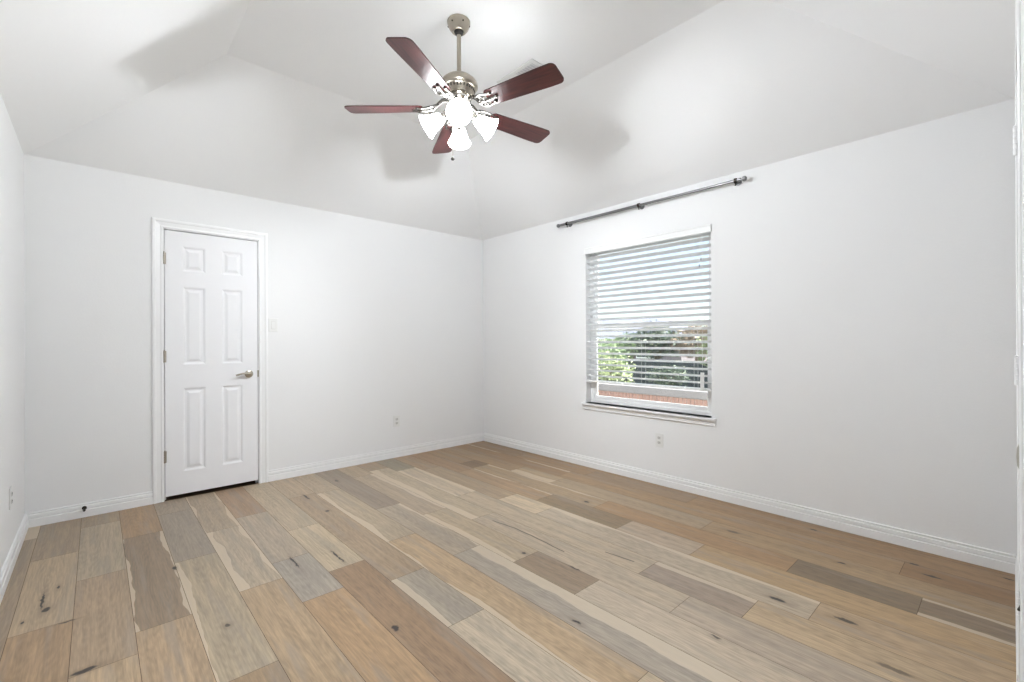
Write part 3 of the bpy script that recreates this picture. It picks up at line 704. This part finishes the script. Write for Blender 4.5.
bm = NB(); box(bm, -3.56, -3.42, -6.4, 7.4, 1.46, 1.60); obj('fascia', bm, M['vinyl'], hs)
for yy in (-4, -.5, 3.5):
    bm = NB(); box(bm, -3.56, -3.45, yy-.6, yy+.6, .5, 1.35, .01); wo = obj('window', bm, M['vinyl'], hs); bm = NB(); box(bm, -3.58, -3.55, yy-.52, yy+.52, .58, 1.27); obj('pane', bm, M['hwin'], wo)
# foliage
def leafm(name, c): return mat(name, c, .6, var=.35, vscale=2.5)
LM = [leafm('leaf_green', (98, 120, 76)), leafm('leaf_dark', (62, 78, 60)), leafm('leaf_orange', (134, 118, 98)), leafm('leaf_yellow', (132, 144, 100))]
M['bark'] = mat('bark', (92, 78, 64), .9, bump=.5, bscale=30)
def plant(name, x, y, rx, ry, rz, zc, n, lm, label, cat, group, size=.07, trunk=True):
    t = thing(name, (x, y, GZ), label, cat, group)
    bm = NB()
    for i in range(n):
        while True:
            d = Vector((random.uniform(-1, 1), random.uniform(-1, 1), random.uniform(-1, 1)))
            if .35 < d.length < 1: break
        f_ = 1+.25*sin(5*d.x+3*d.z)*cos(4*d.y)
        c = Vector((d.x*rx*f_, d.y*ry*f_, zc+d.z*rz*f_)); c.z = max(c.z, .03)
        a_ = Vector((random.gauss(0, 1), random.gauss(0, 1), random.gauss(0, 1))).normalized(); b_ = a_.orthogonal().normalized(); s = size*random.uniform(.6, 1.3)
        quad(bm, [c-a_*s, c-b_*s*.45, c+a_*s, c+b_*s*.45])
    obj('foliage', bm, LM[lm], t)
    bm = NB(); tube(bm, [(0, 0, 0), (.02, .03, zc*.5), (0, 0, zc+rz*.3)], [max(.02, rx*.05), max(.015, rx*.04), .01], 8)
    for k in range(6):
        an = k*1.05; tube(bm, [(.01, .01, zc*.45), (rx*.3*cos(an), ry*.3*sin(an), zc*.9), (rx*.6*cos(an), ry*.6*sin(an), zc+rz*.3*sin(k*2.))], [max(.012, rx*.03), .01, .006], 6)
    obj('trunk' if trunk else 'stems', bm, M['bark'], t)
G1, G2 = 'garden shrubs outside the window', 'trees beyond the fence'
plant('garden_shrub', 5.1, 1.95, .6, .75, .45, .75, 1500, 3, 'yellow green shrub at the left behind the garden wall', 'shrub', G1, .05, False)
plant('garden_shrub', 6.6, 1.15, .45, .5, .26, .62, 800, 1, 'low dark green shrub in the middle behind the garden wall', 'shrub', G1, .05, False)
plant('garden_shrub', 7.2, 3.4, .55, .7, .50, .95, 1200, 0, 'green shrub left of centre before the fence', 'shrub', G1, .06, False)
plant('garden_shrub', 7.7, .35, .45, .55, .6, 1.25, 1200, 3, 'yellow green shrub before the right part of the fence', 'shrub', G1, .06, False)
plant('garden_tree', 11.5, 4.3, .8, 1.15, .62, 1.45, 1500, 1, 'dark green tree in the middle beyond the fence', 'tree', G2, .10)
plant('garden_tree', 10.3, 2.15, .7, .75, .55, 1.45, 1300, 2, 'tan and brown leaved tree at the right beyond the fence', 'tree', G2, .09)
plant('garden_tree', 13.3, 2.4, 1.0, 1.2, .7, 1.5, 1300, 3, 'yellow green tree behind the brown leaved tree', 'tree', G2, .10)
plant('garden_tree', 14.0, 7.0, 1.0, 1.3, .5, 1.25, 1300, 0, 'fresh green tree at the left beyond the fence', 'tree', G2, .10)
